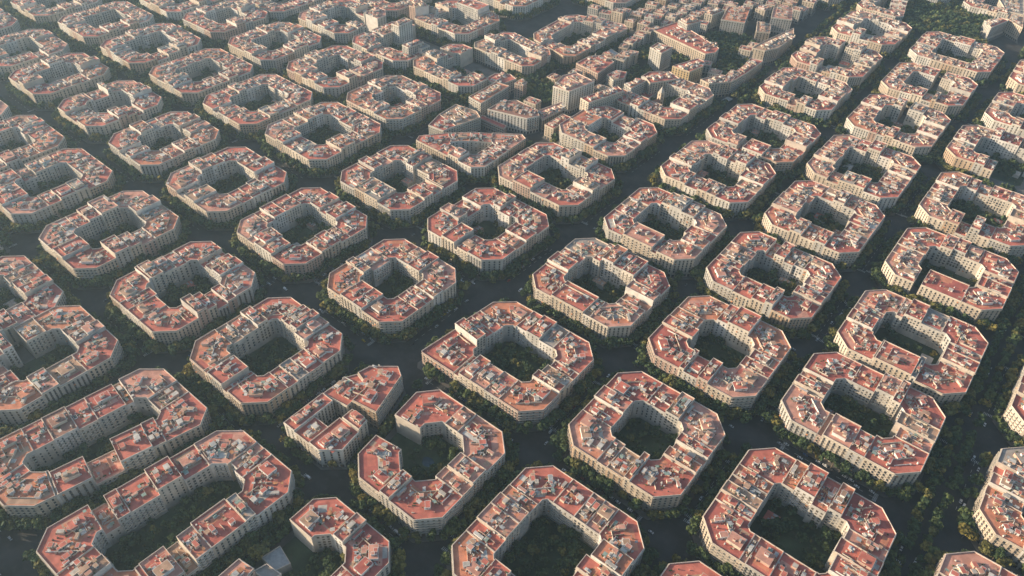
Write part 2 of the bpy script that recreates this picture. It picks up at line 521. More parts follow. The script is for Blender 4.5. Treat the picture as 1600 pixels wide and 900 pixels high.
def quad_block(key, c, depth, ch, ci, spec, label, where, seed, group='apartment blocks of the street grid', court=True):
    rnd = random.Random(seed)
    if not isinstance(depth, (list, tuple)):
        depth = [depth + rnd.uniform(-1.5, 2.0) for _ in range(4)]
    cen = ctr(c)
    dist = camdist(*cen)
    lod = 0 if dist < 770 else (1 if dist < 1120 else 2)
    off = (cen[0], cen[1], 0)
    chs = [spec.get('ch', {}).get(k, ch) for k in range(4)]
    t = [unit(sub(c[(k + 1) % 4], c[k])) for k in range(4)]
    nn = [lnorm(x) for x in t]
    L = [ln(sub(c[(k + 1) % 4], c[k])) for k in range(4)]
    I = [isect(add(c[k - 1], nn[k - 1], depth[k - 1]), t[k - 1], add(c[k], nn[k], depth[k]), t[k]) for k in range(4)]
    a0, a1 = [0] * 4, [0] * 4
    ops = spec.get('open', '')
    for k in range(4):
        s = dot(sub(I[k], c[k]), t[k]); e = dot(sub(I[(k + 1) % 4], c[k]), t[k])
        a0[k] = s + ci + rnd.uniform(0.5, 6)
        a1[k] = e - ci - rnd.uniform(0.5, 6)
        if a1[k] - a0[k] < 9:
            mid = (s + e) / 2
            a0[k], a1[k] = max(s + ci * 0.9, mid - 5), min(e - ci * 0.9, mid + 5)
            if a1[k] < a0[k]:
                a0[k] = a1[k] = mid
    root = empty('apartment_block', off)
    tag(root, label, 'apartment block', group)
    outer = []
    for k in range(4):
        outer += [add(c[k], t[k - 1], -chs[k]), add(c[k], t[k], chs[k])]
    inner = []
    for k in range(4):
        inner += [add(I[k], t[k - 1], -ci), add(I[k], t[k], ci)]
    hb = H0 + rnd.uniform(-0.9, 0.9) + spec.get('dh', 0)
    nocorner = spec.get('nocorner', '')
    for k in range(4):
        if str(k) in nocorner:
            continue
        j = (k - 1) % 4
        Pm = add(c[j], t[j], a1[j]); A = add(c[k], t[j], -chs[k]); B = add(c[k], t[k], chs[k]); Q = add(c[k], t[k], a0[k])
        Qi = add(Q, nn[k], depth[k]); Ib = add(I[k], t[k], ci); Ia = add(I[k], t[j], -ci); Pi = add(Pm, nn[j], depth[j])
        h = hb + spec.get('c%d' % k, rnd.choice((0, 0, 0.3, -0.4, 0.8)))
        tc = unit(sub(B, A)); nc = lnorm(tc); lc = ln(sub(B, A))
        dd = dot(sub(Ib, A), nc)
        wj, wk = ln(sub(A, Pm)), ln(sub(Q, B))
        fr = [(add(A, tc, -2.5), tc, nc, lc + 5, dd - 1, 6.5, 4.0, 1.0)]
        if wj > 6: fr.append((Pm, t[j], nn[j], wj * 0.8, depth[j], 6.5, 5, 0.8))
        if wk > 6: fr.append((add(B, t[k], wk * 0.2), t[k], nn[k], wk * 0.8, depth[k], 6.5, 5, 0.8))
        house(root, off, 'corner_house', [Pm, A, B, Q, Qi, Ib, Ia, Pi],
              ['street', 'street', 'street', 'party', 'court', 'court', 'court', 'party'], h, rnd, lod, fr, dict(roof=pick(rnd, ROOF_W[:4]) if rnd.random() < 0.85 else None))
    for k, nm in enumerate('SENW'):
        if nm in ops:
            continue
        sp = [(x * L[k], y * L[k], dh) for x, y, dh in spec.get(nm, ())]
        sp = sorted((max(a0[k], x), min(a1[k], y), dh) for x, y, dh in sp if min(a1[k], y) - max(a0[k], x) > 2)
        segs = []; cur = a0[k]
        def fill(x, y):
            if y - x < 1.0:
                return
            m = max(1, round((y - x) / rnd.uniform(11.5, 17)))
            ws = [rnd.uniform(0.75, 1.25) for _ in range(m)]; tot = sum(ws); p = x
            for q in ws:
                e = p + (y - x) * q / tot
                r = rnd.random()
                dh = rnd.uniform(-0.5, 0.5)
                if r < 0.29: dh = rnd.uniform(2.6, 3.8)
                elif r < 0.345: dh = rnd.uniform(5.0, 7.0)
                elif r < 0.41: dh = rnd.uniform(-4.5, -2.5)
                segs.append((p, e, dh)); p = e
        for x, y, dh in sp:
            if x > cur + 0.2:
                fill(cur, x)
            segs.append((max(cur, x), y, dh)); cur = y
        fill(cur, a1[k])
        for x, y, dh in segs:
            if dh is None or y - x < 0.8:
                continue
            d = depth[k] + rnd.choice((0, 0, 0, rnd.uniform(-3, 0), rnd.uniform(1, 3.5)))
            O = add(c[k], t[k], x); E = add(c[k], t[k], y)
            h = hb + dh
            fr = [(O, t[k], nn[k], y - x, d, rnd.uniform(4.5, 7), rnd.uniform(2.5, 6), 1.0)]
            house(root, off, 'row_house', [O, E, add(E, nn[k], d), add(O, nn[k], d)], ['street', 'party', 'court', 'party'], h, rnd, lod, fr)
    # low workshops built into the courtyard
    ann = []
    if not ops and not spec.get('bare'):
        for k in range(4):
            if rnd.random() > (0.10 if dist < 800 else 0.42):
                continue
            li = dot(sub(I[(k + 1) % 4], I[k]), t[k])
            if li < 30:
                continue
            l = rnd.uniform(8, 16); dp = rnd.uniform(6, 12); u = rnd.uniform(10, li - 10 - l)
            O = add(add(I[k], t[k], u), nn[k], 4.6); E = add(O, t[k], l)
            pl = [O, E, add(E, nn[k], dp), add(O, nn[k], dp)]
            m = MB(); hh = rnd.uniform(4, 6.5)
            m.prism(pl, 0, hh, rnd.choice(('court_grey', 'court_cream', 'party_render')), rnd.choice(('tile_red', 'tile_rose', 'tile_brown', 'tile_grey', 'concrete', 'tile_tan')))
            for q in range(3):
                cc = add(add(O, t[k], l * (q + .5) / 3), nn[k], dp * rnd.uniform(.3, .7))
                m.box(cc, t[k], 0.8, rnd.uniform(.8, 2), hh, hh + rnd.uniform(.5, 1.2), 'hut_cream', 'zinc')
            m.build('courtyard_workshop', root, off)
            ann.append(pl)
    b = dict(ann=ann, key=key, c=c, outer=outer, inner=inner, ops=ops, cen=cen, where=where, dist=dist, t=t, n=nn, L=L, I=I, ch=ch, depth=depth, a0=a0, a1=a1, seed=seed, court=court,
             holes=[(k, x, y) for k, nm in enumerate('SENW') for (x, y, dh) in spec.get(nm, ()) if dh is None])
    BLOCKS.append(b)
    return root

def poly_building(name, polys, label, cat, seed, group=None, h=H0, wall=None, windows=True, roof=None, plain=()):
    """a free-standing or irregular building: a list of (outline counter-clockwise, height) parts that share one root"""
    rnd = random.Random(seed)
    cen = ctr(polys[0][0])
    off = (cen[0], cen[1], 0)
    root = empty(name, off)
    tag(root, label, cat, group)
    dist = camdist(*cen)
    for poly, hh in polys:
        area = sum(poly[i - 1][0] * poly[i][1] - poly[i][0] * poly[i - 1][1] for i in range(len(poly)))
        if area < 0:
            poly = poly[::-1]
        n = len(poly)
        li = max(range(n), key=lambda i: ln(sub(poly[(i + 1) % n], poly[i])))
        t = unit(sub(poly[(li + 1) % n], poly[li])); nn = lnorm(t)
        us = [dot(sub(p, poly[li]), t) for p in poly]; vs = [dot(sub(p, poly[li]), nn) for p in poly]
        u0, u1, v0, v1 = min(us), max(us), min(vs), max(vs)
        m = max(1, round((u1 - u0) / 15)); fr = []
        w_ = (u1 - u0) * 0.8 / m
        for k in range(m):
            O = add(add(poly[li], t, u0 + (u1 - u0) * 0.1 + w_ * k), nn, v0 + (v1 - v0) * 0.12)
            cpt = add(add(O, t, w_ / 2), nn, (v1 - v0) * 0.38)
            if inpoly(cpt, poly):
                fr.append((O, t, nn, w_, (v1 - v0) * 0.76, 2.5, 2.5, 0.9))
        ed = ['street' if windows else 'party'] * n
        for i in plain:
            ed[i % n] = 'party'
        if not windows: ed = ['court'] * n
        house(root, off, 'building_wing', poly, ed, hh, rnd, 1 if dist < 1200 else 2, [f for f in fr if f[4] > 8] if windows else [],
              dict(wall=wall, roof=roof, court=wall) if wall or roof else None, facades=windows)
        BLOCKS.append(dict(key=None, outer=poly, inner=None, cen=cen, c=poly, dist=dist, where=None, ops='', court=False))
    return root

# ------------------------------------------------------------------ the street grid
GRID = {(-6, 1): (-1224, 392, 53.5, 52.2), (-6, 2): (-1226, 528, 54.7, 57.7), (-6, 3): (-1221, 662, 56.6, 55.6), (-5, 1): (-1103, 388, 51, 53.4), (-5, 2): (-1099, 527, 55.1, 58.8),
 (-5, 3): (-1100, 660, 53.5, 53.5), (-4, 0): (-974, 252, 54.3, 55.0), (-4, 1): (-973, 389, 51, 52.8), (-4, 2): (-967, 524, 55.6, 57.6), (-4, 3): (-969, 655, 55.1, 56.4),
 (-4, 4): (-964, 787, 59.6, 55.0), (-3, 0): (-857, 247, 51, 57.6), (-3, 1): (-843, 386, 51, 53.9), (-3, 2): (-840, 525, 55.9, 58.9), (-3, 3): (-836, 658, 55.6, 55.6),
 (-3, 4): (-829, 782, 60, 56.3), (-3, 5): (-824, 909, 60, 52.7), (-3, 6): (-825, 1065, 56.8, 56.5), (-2, 0): (-721, 244, 51.5, 58.2), (-2, 1): (-709, 381, 55.2, 53.7),
 (-2, 2): (-710, 527, 57.8, 58.3), (-2, 3): (-705, 647, 53.9, 51), (-2, 4): (-705, 783, 59.8, 52.4), (-2, 8): (-687, 1346, 56.6, 56.6),
 (-1, -1): (-600, 107, 50, 54.5), (-1, 0): (-585, 242, 52.7, 55.7), (-1, 1): (-575, 381, 54.9, 56.1), (-1, 2): (-563, 515, 57.2, 54.1),
 (0, 0): (-455, 241, 52.9, 54.4), (0, 1): (-438, 380, 52.2, 52.0), (0, 2): (-425, 513, 54.0, 54.2), (0, 3): (-428, 643, 60, 52.2), (0, 4): (-436, 769, 51.5, 52.9), (0, 5): (-430, 903, 53.6, 60),
 (1, 1): (-281, 381, 58.6, 53.3), (1, 2): (-277, 513, 58.0, 52.5), (1, 3): (-277, 641, 56.2, 52.5), (1, 4): (-282, 778, 57.8, 54.1), (1, 5): (-279, 901, 60, 60), (1, 6): (-286, 1059, 53.2, 56.4),
 (1, 7): (-291, 1193, 55.5, 59.8), (1, 8): (-288, 1343, 51.7, 60), (2, 0): (-144, 245, 53.9, 58.3), (2, 1): (-144, 381, 52.4, 52.7), (2, 2): (-144, 511, 53.7, 53.1), (2, 3): (-148, 639, 56.7, 54.2),
 (2, 4): (-146, 773, 53.8, 57.7), (2, 5): (-149, 909, 55.7, 59.8), (2, 6): (-153, 1057, 55.7, 60), (2, 7): (-153, 1196, 56.8, 56.7), (2, 8): (-153, 1344, 60, 60), (3, 0): (-13, 246, 57.4, 59.1),
 (3, 1): (-11, 378, 58.8, 54.6), (3, 2): (-13, 520, 58.1, 52.1), (3, 3): (-7, 637, 57.9, 54.1), (3, 4): (-8, 772, 57.3, 53.2), (3, 5): (-11, 910, 58.2, 60), (3, 6): (-21, 1059, 60, 56.0),
 (4, 1): (139, 381, 58.1, 57.6), (4, 2): (144, 516, 53.7, 51)}
UX = {-9: -1620, -8: -1489, -7: -1358, -6: -1225, -5: -1101, -4: -970, -3: -840.9, -2: -706, -1: -570, 0: -432, 1: -282.8, 2: -148, 3: -11.7, 4: 140.9}
VY = {-2: -30, -1: 108.0, 0: 243.3, 1: 379.5, 2: 516.0, 3: 646.0, 4: 775.5, 5: 905.9, 6: 1058.1, 7: 1195.5, 8: 1342.9, 9: 1483, 10: 1620, 11: 1760}
EXTRA = [(-9, 2), (-9, 3), (-8, 2), (-8, 3), (-8, 1), (-7, 1), (-7, 2), (-7, 3), (-7, 4), (-6, 0), (-6, 4), (-6, 5), (-5, 0), (-5, 4), (-5, 5), (-5, 6), (-4, 5), (-4, 6), (-4, 7), (-3, 7), (-3, 8),
         (-2, 7), (-2, 9), (-1, 9), (-1, 8), (-2, -1), (-3, -1), (0, 9), (3, 7), (3, 8), (3, 9), (3, 10), (2, 10), (2, 11), (4, 3), (4, 4), (4, 5), (1, 10)]
for k in EXTRA:
    GRID[k] = (UX[k[0]], VY[k[1]], 55.5, 55.5)
GRID[(-1, 8)] = (-575, 1350, 50, 56)
# taller, lower and missing houses read off the photograph; parameters run along each side (S lower left, E lower right, N upper right, W upper left)
SPEC = {
 (0, 0): dict(W=[(.3, .42, 3), (.72, .84, 4)], S=[(.4, .6, 3.2)], N=[(.3, .44, 3.2), (.62, .74, 2.8)]),
 (-1, 0): dict(W=[(.55, .66, 4.5)], N=[(.32, .46, 3.2)], S=[(.3, .45, 0)]),
 (0, 1): dict(W=[(.55, .72, 2.5)], N=[(.35, .52, 3.2)], S=[(.5, .64, 3.2)], E=[(.55, .7, 2.6)]),
 (-1, 1): dict(N=[(.3, .45, 3.4)], W=[(.5, .64, 3.2)]),
 (-1, 2): dict(W=[(.5, .62, 3.4)], E=[(.62, .78, 3.0)], N=[(.5, .6, 2.6)]),
 (0, 2): dict(W=[(.55, .7, 3)], S=[(.33, .5, 3.2), (.5, .54, -5)], N=[(.4, .55, 0)]),
 (0, 3): dict(S=[(.3, .52, 4.2)], N=[(.5, .6, 6), (.28, .36, 5)]),
 (1, 1): dict(W=[(.5, .72, 5)], c0=-3.5, ch={0: 1.5}, N=[(.45, .58, 2.8)], S=[(.3, .42, .2)]),
 (1, 2): dict(S=[(.26, .62, 1.5)], W=[(.45, .62, 3.2)], N=[(.3, .42, 3.4)]),
 (1, 3): dict(S=[(.3, .62, 3.0)], N=[(.3, .45, 3.2)]),
 (1, 4): dict(N=[(.3, .42, 4.5)], S=[(.36, .5, -2.5)]),
 (1, 5): dict(S=[(.3, .42, 2.8), (.42, .48, -4), (.48, .72, 3)], E=[(.3, .45, -3)]),
 (2, 0): dict(N=[(.4, .5, 0)], W=[(.4, .5, 2.8)]),
 (2, 1): dict(W=[(.35, .5, 3.3)], E=[(.3, .46, 3.2)], S=[(.45, .6, .5)]),
 (2, 2): dict(W=[(.5, .66, 3.4), (.34, .5, 1.6)], S=[(.3, .42, 2.8)], N=[(.55, .66, 2.6)]),
 (2, 3): dict(S=[(.5, .62, 3)], N=[(.5, .6, 2.8)]),
 (3, 1): dict(N=[(.4, .5, 0)], S=[(.35, .5, 0)], W=[(.5, .6, 2.6)]),
 (3, 2): dict(S=[(.36, .55, 3.4), (.55, .75, 3)], W=[(.5, .6, 3.2)], N=[(.28, .36, 4.5)], c1=2.6),
 (3, 3): dict(S=[(.34, .62, 4.2)], N=[(.5, .64, 2.6)]),
 (3, 4): dict(S=[(.28, .36, None), (.36, .7, 1.2)], N=[(.45, .56, 3.2)], E=[(.3, .5, 3.2)]),
 (3, 5): dict(S=[(.4, .5, -8)], N=[(.5, .62, -4)]),
 (3, 6): dict(S=[(.5, .8, None)], nocorner='1', E=[(0, .5, None)], c0=2.5, N=[(.4, .6, 2)]),
 (2, 6): dict(N=[(.48, .56, None)], S=[(.5, .6, 2.6)]),
 (2, 7): dict(N=[(.42, .5, None)], S=[(.55, .66, -2)]),
 (2, 8): dict(W=[(.4, .6, 2)], N=[(.4, .6, 3)]),
 (1, 7): dict(N=[(.5, .58, None)], S=[(.42, .5, -8)]),
 (-3, 4): dict(N=[(.3, .75, None)], E=[(.4, .55, 8), (.55, .72, None)], nocorner='2', S=[(.4, .5, -4)]),
 (-4, 4): dict(E=[(.5, .8, None)], c2=5, N=[(.3, .5, -4)]),
 (-3, 5): dict(N=[(.3, .7, 11)], W=[(.4, .6, -3)]),
 (-2, 4): dict(N=[(.25, .8, None)], nocorner='2', E=[(.45, .9, None)], W=[(.25, .45, -4)]),
 (-2, 2): dict(E=[(.4, .52, 4)], W=[(.4, .52, 3)]),
 (-3, 1): dict(W=[(.5, .66, 4)], S=[(.4, .55, -4)]),
 (-4, 1): dict(N=[(.28, .5, 5)], W=[(.4, .6, -3)]),
 (-2, 1): dict(W=[(.5, .64, 4.5)]),
 (-1, -1): dict(W=[(.5, .6, None)], N=[(.35, .5, 3.2)], S=[(.3, .5, -6)]),
 (0, 4): dict(S=[(.25, .5, 4)], c0=4, W=[(.3, .7, 4)], N=[(.4, .6, -4)]),
 (0, 5): dict(W=[(.3, .5, -14), (.5, .62, None), (.62, .8, -14)], E=[(.3, .5, 5)]),
}
LOOK = {
 (0, 0): 'red ring-shaped block with white raised attics around its square courtyard', (0, 1): 'red ring-shaped block with a white blank party wall at its courtyard',
 (1, 1): 'ring-shaped block with a low wedge-shaped corner house', (2, 0): 'red ring-shaped block cut by the bottom edge', (2, 1): 'red ring-shaped block around a dark green courtyard',
 (3, 1): 'red ring-shaped block with big square light wells', (3, 2): 'large block with setback top floor and pale facade', (2, 2): 'red block with two white stepped party walls',
 (1, 2): 'ring-shaped block with long pale grey roof', (0, 3): 'block with tall pale boxes over its courtyard', (3, 3): 'red block with arcaded attic over its lower left side',
 (3, 0): 'red-roofed block only just inside the bottom edge', (4, 1): 'pale-roofed corner of a block inside the bottom right corner',
}
ROWS = {4: 'rightmost row', 3: 'second row from right', 2: 'third row from right', 1: 'near row along the avenue', 0: 'far row along the avenue', -1: 'second row beyond the avenue', -2: 'third row beyond the avenue',
        -3: 'fourth row beyond the avenue', -4: 'fifth row beyond the avenue', -5: 'sixth row beyond the avenue', -6: 'seventh row beyond the avenue', -7: 'eighth row beyond the avenue', -8: 'ninth row beyond the avenue',
        -9: 'tenth row beyond the avenue'}
QUADS = {
 (1, 1): ([(-350, 328), (-222, 328), (-222, 434), (-338, 434)], [28, 28, 28, 31], 15.4, 5, dict(W=[(.5, .72, 4.5)], c0=-3.5, ch={0: 1.5}, N=[(.45, .58, 2.8)], S=[(.36, .46, .2)]), 'ring-shaped block with a low wedge-shaped corner house'),
 (0, -1): ([(-537, 16), (-457, 17), (-423, 165), (-515, 167)], [27, 27, 27, 29], 14, 6, dict(E=[(.2, .36, 0.5), (.36, .5, -9), (.5, .66, 2.5)], W=[(.5, .62, 1), (.25, .4, 0)], dh=-.5), 'long narrow block around a slit-like overgrown courtyard'),
 (1, -1): ([(-432, 14), (-330, 15), (-321, 170), (-409, 170)], [27, 26, 28, 27], 14, 7, dict(W=[(.46, .6, 0), (.66, .74, -8), (.74, .82, -1)], E=[(.24, .36, 0), (.36, .42, -7), (.5, .68, 2.5)], c0=.5), 'long block open to a palm-filled courtyard'),
 (1, -.5): ([(-303, 60), (-223, 60), (-223, 176), (-303, 176)], [24, 24, 23, 24], 12, 8, dict(open='SW', nocorner='0'), 'red hook-shaped block beside a dark garden at the bottom edge'),
 (1, 0): ([(-306, 199), (-218, 199), (-219, 303), (-318, 303)], [25, 26, 24, 26], 15, 11, dict(open='W'), 'red horseshoe-shaped block open to a garden with a pond'),
 (-1, 3): ([(-616, 586), (-500, 584), (-503, 692), (-575, 640)], [23, 25, 22, 22], 12, 4, {}, 'wedge-shaped block south of a curved garden passage'),
 (-2, 5): ([(-741, 842), (-621, 839), (-625, 911), (-729, 927)], [24, 24, 22, 24], 13, 4, {}, 'low hazy block between broad street and crescent garden'),
 (-2, 6): ([(-692, 931), (-596, 907), (-591, 1078), (-697, 1050)], [26, 26, 26, 26], 14, 6, dict(W=[(.3, .6, 0)], E=[(.55, .75, 3.5)]), 'long block with a deep slot courtyard and windowed inner wall'),
 (1, 9): ([(-345, 1422), (-262, 1422), (-294, 1570), (-345, 1570)], [24, 24, 24, 24], 12, 5, {}, 'tapering block along the edge of the wooded park'),
}
def where_words(k, order):
    return '%s block of the %s' % (order, ROWS[int(math.floor(k[0]))])
allk = [k for k in GRID if k not in QUADS] + list(QUADS)
for k in QUADS:
    GRID.pop(k, None)
rows = {}
for k in allk:
    cx, cy = GRID[k][:2] if k in GRID else ctr(QUADS[k][0])
    p = proj(cx, cy, H0)
    if p is None or p[1] < -75 or p[0] < -170 or p[0] > 1790:
        GRID.pop(k, None)
        continue
    rows.setdefault(k[0], []).append(k)
plan = []
for i, ks in rows.items():
    ks.sort(key=lambda q: q[1])
    for n_, k in enumerate(ks):
        plan.append((k, where_words(k, ORD[n_])))
plan.sort(key=lambda q: str(q[0]))
for k, where in plan:
    seed = int(hash((int(k[0] * 10), int(k[1] * 10))) % 100000)
    if k in QUADS:
        c, dep, ch, ci, spec, look = QUADS[k]
        lab = '%s, %s' % (look, where)
        quad_block(k, c, dep, ch, ci, spec, ' '.join(lab.split()[:16]) if len(lab.split()) <= 16 else look, where, seed)
    else:
        cx, cy, su, sv = GRID[k]
        a = R(-1.5) if k[0] <= 0 else 0.0
        ca, sa = math.cos(a), math.sin(a)
        c = [(cx + x * ca - y * sa, cy + x * sa + y * ca) for x, y in ((-su, -sv), (su, -sv), (su, sv), (-su, sv))]
        look = LOOK.get(k) or ('ring-shaped block' if camdist(cx, cy) < 1250 else 'hazy distant ring-shaped block')
        lab = '%s, %s' % (look, where)
        if len(lab.split()) > 16:
            lab = look
        quad_block(k, c, 27.5, 15.4, random.Random(seed).uniform(2.5, 6), SPEC.get(k, {}), lab, where, seed)

# the city goes on left of frame; unseen blocks added to shade the streets
for k in [(i, j) for i in range(-6, 2) for j in (-2, -1, 0)]:
    if k in GRID or k in QUADS or (k[0] >= 0 and k[1] == -1) or k[1] < -2 and k[0] < -1:
        continue
    cx, cy = UX[k[0]] - 4 * (3 - k[1]) * (k[0] <= 0), VY.get(k[1], -168)
    p = proj(cx, cy, H0)
    if p is None or p[1] < -75 or p[0] > 40:
        continue
    def rightmost():
        q = [proj(cx + sx * 55, cy + sy * 55, z_) for sx in (-1, 1) for sy in (-1, 1) for z_ in (0, 27)]
        return max(v[0] if v else -99 for v in q)
    while rightmost() > -6:
        cx -= 2; cy -= 4
    c = [(cx + x, cy + y) for x, y in ((-55, -55), (55, -55), (55, 55), (-55, 55))]
    quad_block(k, c, 27, 15.4, 6, {}, 'ring-shaped block standing outside the left edge of the picture', 'a block left of the picture', 7000 + k[0] * 10 + k[1])

# ------------------------------------------------------------------ irregular buildings of the diagonal quarter
PB = [
 ('apartment_tower', [([(-557, 834), (-548, 799), (-522, 801), (-513, 849), (-549, 855)], 34)], 'tall pale slab stepping above low houses left of the green square', 'apartment building', ()),
 ('apartment_tower', [([(-503, 801), (-487, 797), (-470, 858), (-485, 865)], 31)], 'white slab with blank end wall and rows of balconies mid upper part', 'apartment building', ()),
 ('apartment_building', [([(-576, 896), (-533, 889), (-536, 937), (-560, 946), (-575, 928)], 25)], 'stepped apartment building in front of the grey hexagonal roof', 'apartment building', ()),
 ('hall', [([(-576, 973), (-554, 975), (-556, 987), (-577, 995)], 14)], 'low hall with a plain grey pointed roof among taller flats', 'hall', ()),
 ('apartment_building', [([(-525, 902), (-508, 893), (-500, 908), (-508, 929), (-523, 924)], 21)], 'small white-roofed house cluster on the edge of the dark square', 'apartment building', ()),
 ('apartment_building', [([(-488, 890), (-473, 884), (-469, 919), (-478, 920)], 24)], 'narrow house with blank grey end wall beside the white slab', 'apartment building', ()),
 ('apartment_building', [([(-473, 924), (-460, 914), (-435, 955), (-459, 966)], 25)], 'triangular red-roofed building with yellow end in front of the ochre one', 'apartment building', ()),
 ('apartment_building', [([(-464, 985), (-435, 985), (-429, 1016), (-436, 1032), (-448, 1034)], 25)], 'ochre yellow building with a blank yellow wall facing left', 'apartment building', ()),
 ('apartment_tower', [([(-513, 1000), (-489, 993), (-487, 1024), (-513, 1022)], 34)], 'pale tower block with blank cream wall left of the ochre building', 'apartment building', ()),
 ('apartment_building', [([(-555, 1083), (-448, 1059), (-439, 1075), (-442, 1093), (-495, 1118), (-542, 1139)], 23), ], 'long red-roofed bar with rounded end above the dark trees', 'apartment building', ()),
 ('apartment_tower', [([(-535, 1127), (-514, 1119), (-504, 1147), (-529, 1156)], 32)], 'white tower standing at the back of the long rounded bar', 'apartment building', ()),
 ('apartment_tower', [([(-521, 1194), (-508, 1196), (-502, 1229), (-517, 1227)], 27)], 'narrow hazy tower near the top edge left of the avenue trees', 'apartment building', ()),
 ('apartment_tower', [([(-489, 1191), (-453, 1205), (-476, 1276), (-505, 1249)], 26)], 'wide hazy tower block near the top edge beside the avenue', 'apartment building', ()),
 ('apartment_building', [([(-414, 980), (-398, 976), (-386, 990), (-392, 1016), (-400, 1013)], 22), ([(-386, 990), (-376, 1003), (-384, 1044), (-394, 1030), (-392, 1016)], 22), ([(-376, 1003), (-372, 1045), (-371, 1100), (-390, 1096), (-384, 1044)], 22)],
  'curved grey-fronted building at the avenue bend', 'apartment building', ()),
 ('apartment_building', [([(-403, 1128), (-383, 1131), (-372, 1157), (-371, 1214), (-385, 1247), (-400, 1165)], 24)], 'corner building with cream facade at the top end of the avenue', 'apartment building', ()),
 ('apartment_building', [([(-427, 1196), (-408, 1206), (-421, 1239), (-444, 1236)], 22)], 'small cream building beside the dark side street near the top edge', 'apartment building', ()),
 ('apartment_tower', [([(-429, 1255), (-398, 1268), (-419, 1321), (-444, 1298)], 27)], 'broad cream tower beside the side street at the top edge', 'apartment building', ()),
 ('apartment_building', [([(-587, 705), (-532, 720), (-524, 737), (-536, 748), (-574, 751), (-587, 735)], 23)], 'building with terraced corner and balconies facing the curved passage', 'apartment building', ()),
 ('apartment_building', [([(-539, 750), (-519, 737), (-515, 777), (-528, 795)], 19)], 'low terracotta-fronted building right of the terraced corner', 'apartment building', ()),
 ('apartment_building', [([(-630, 716), (-605, 712), (-608, 778), (-630, 775)], 22)], 'long red-roofed row between the horseshoe garden and the terraced corner', 'apartment building', ()),
 ('apartment_building', [([(-651, 776), (-639, 775), (-622, 786), (-618, 806), (-634, 812), (-652, 799)], 19)], 'grey-roofed curved house row closing the horseshoe garden', 'apartment building', ()),
 ('apartment_tower', [([(-603, 783), (-590, 786), (-593, 799), (-605, 798)], 26)], 'slim grey tower behind the long red-roofed row', 'apartment building', ()),
 ('apartment_building', [([(-509, 729), (-494, 728), (-494, 768), (-508, 768)], 19)], 'low pink-fronted building with raised red attic by the crossing', 'apartment building', ()),
 ('apartment_tower', [([(-862, 798), (-846, 798), (-847, 829), (-864, 829)], 34)], 'slim white tower with balconies in the hazy upper centre', 'apartment building', ()),
 ('apartment_tower', [([(-794, 753), (-780, 752), (-777, 782), (-790, 779)], 35)], 'white balconied tower rising from a hazy low block', 'apartment building', ()),
 ('apartment_tower', [([(-888, 864), (-875, 865), (-862, 883), (-892, 894)], 37)], 'blank grey-white slab at the top edge, tallest in the haze', 'apartment building', (1, 2)),
 ('apartment_building', [([(-618, 623), (-594, 625), (-590, 645), (-610, 650), (-627, 653)], 22), ([(-627, 653), (-610, 650), (-590, 645), (-581, 683), (-595, 692), (-611, 691), (-629, 688)], 22), ([(-594.5, 694), (-550, 694.5), (-553, 703.5), (-594, 703)], 12)],
  'angular house row north of the curved garden passage', 'apartment building', ()),
 ('apartment_building', [([(-151, 1502), (-134, 1476), (-119, 1531), (-133, 1535)], 25)], 'white building with sunlit end wall below the wooded park', 'apartment building', ()),
 ('apartment_building', [([(-155, 1623), (-132, 1573), (-104, 1576), (-120, 1656)], 25)], 'sunlit cream building right of the wooded park at the top edge', 'apartment building', ()),
 ('apartment_building', [([(-124, 1542), (-93, 1515), (-103, 1571), (-125, 1568)], 24)], 'pale building behind the white one at the right park corner', 'apartment building', ()),
  ('apartment_building', [([(-306, 81), (-289, 87), (-292, 102), (-306, 100)], 22), ([(-295, 102), (-280, 104), (-278, 113), (-292, 111.5)], 15)], 'red-roofed house corner rising into the bottom edge beside the garden', 'apartment building', ()),
 ('garden_shed', [([(-303, 113.5), (-287, 113.5), (-283, 124), (-300, 128)], 8)], 'flat grey shed roof in the dark garden at the bottom edge', 'shed', ()),
]
for n_, (nm, polys, lab, cat, plain) in enumerate(PB):
    poly_building(nm, polys, lab, cat, 900 + n_, 'irregular buildings outside the street grid' if cat == 'apartment building' else None, wall={7: 'wall_yellow', 18: 'wall_ochre', 31: 'court_grey'}.get(n_),
                  windows=cat == 'apartment building', roof={3: 'zinc', 31: 'zinc'}.get(n_), plain=plain)

poly_building('apartment_block', [([(-377, 196), (-364, 196), (-364, 237), (-377, 237)], 22), ([(-363.9, 196), (-346, 196), (-346, 217), (-363.9, 217)], 20),
    ([(-345.9, 196), (-334, 196), (-320, 208), (-323, 228.5), (-345.9, 228.5)], 22), ([(-343, 229), (-323.2, 229), (-325.5, 240), (-343, 240)], 24.5),
    ([(-377, 237.3), (-351, 241), (-353, 266), (-371, 271), (-376, 262)], 21), ([(-351, 247), (-326.5, 251), (-339, 293), (-349, 299), (-368, 283), (-370.5, 271.5), (-353, 266.5)], 23)],
    'small tapering block with planted terraces and a tiny courtyard beside the passage', 'apartment block', 990, 'apartment blocks of the street grid', roof='tile_red')
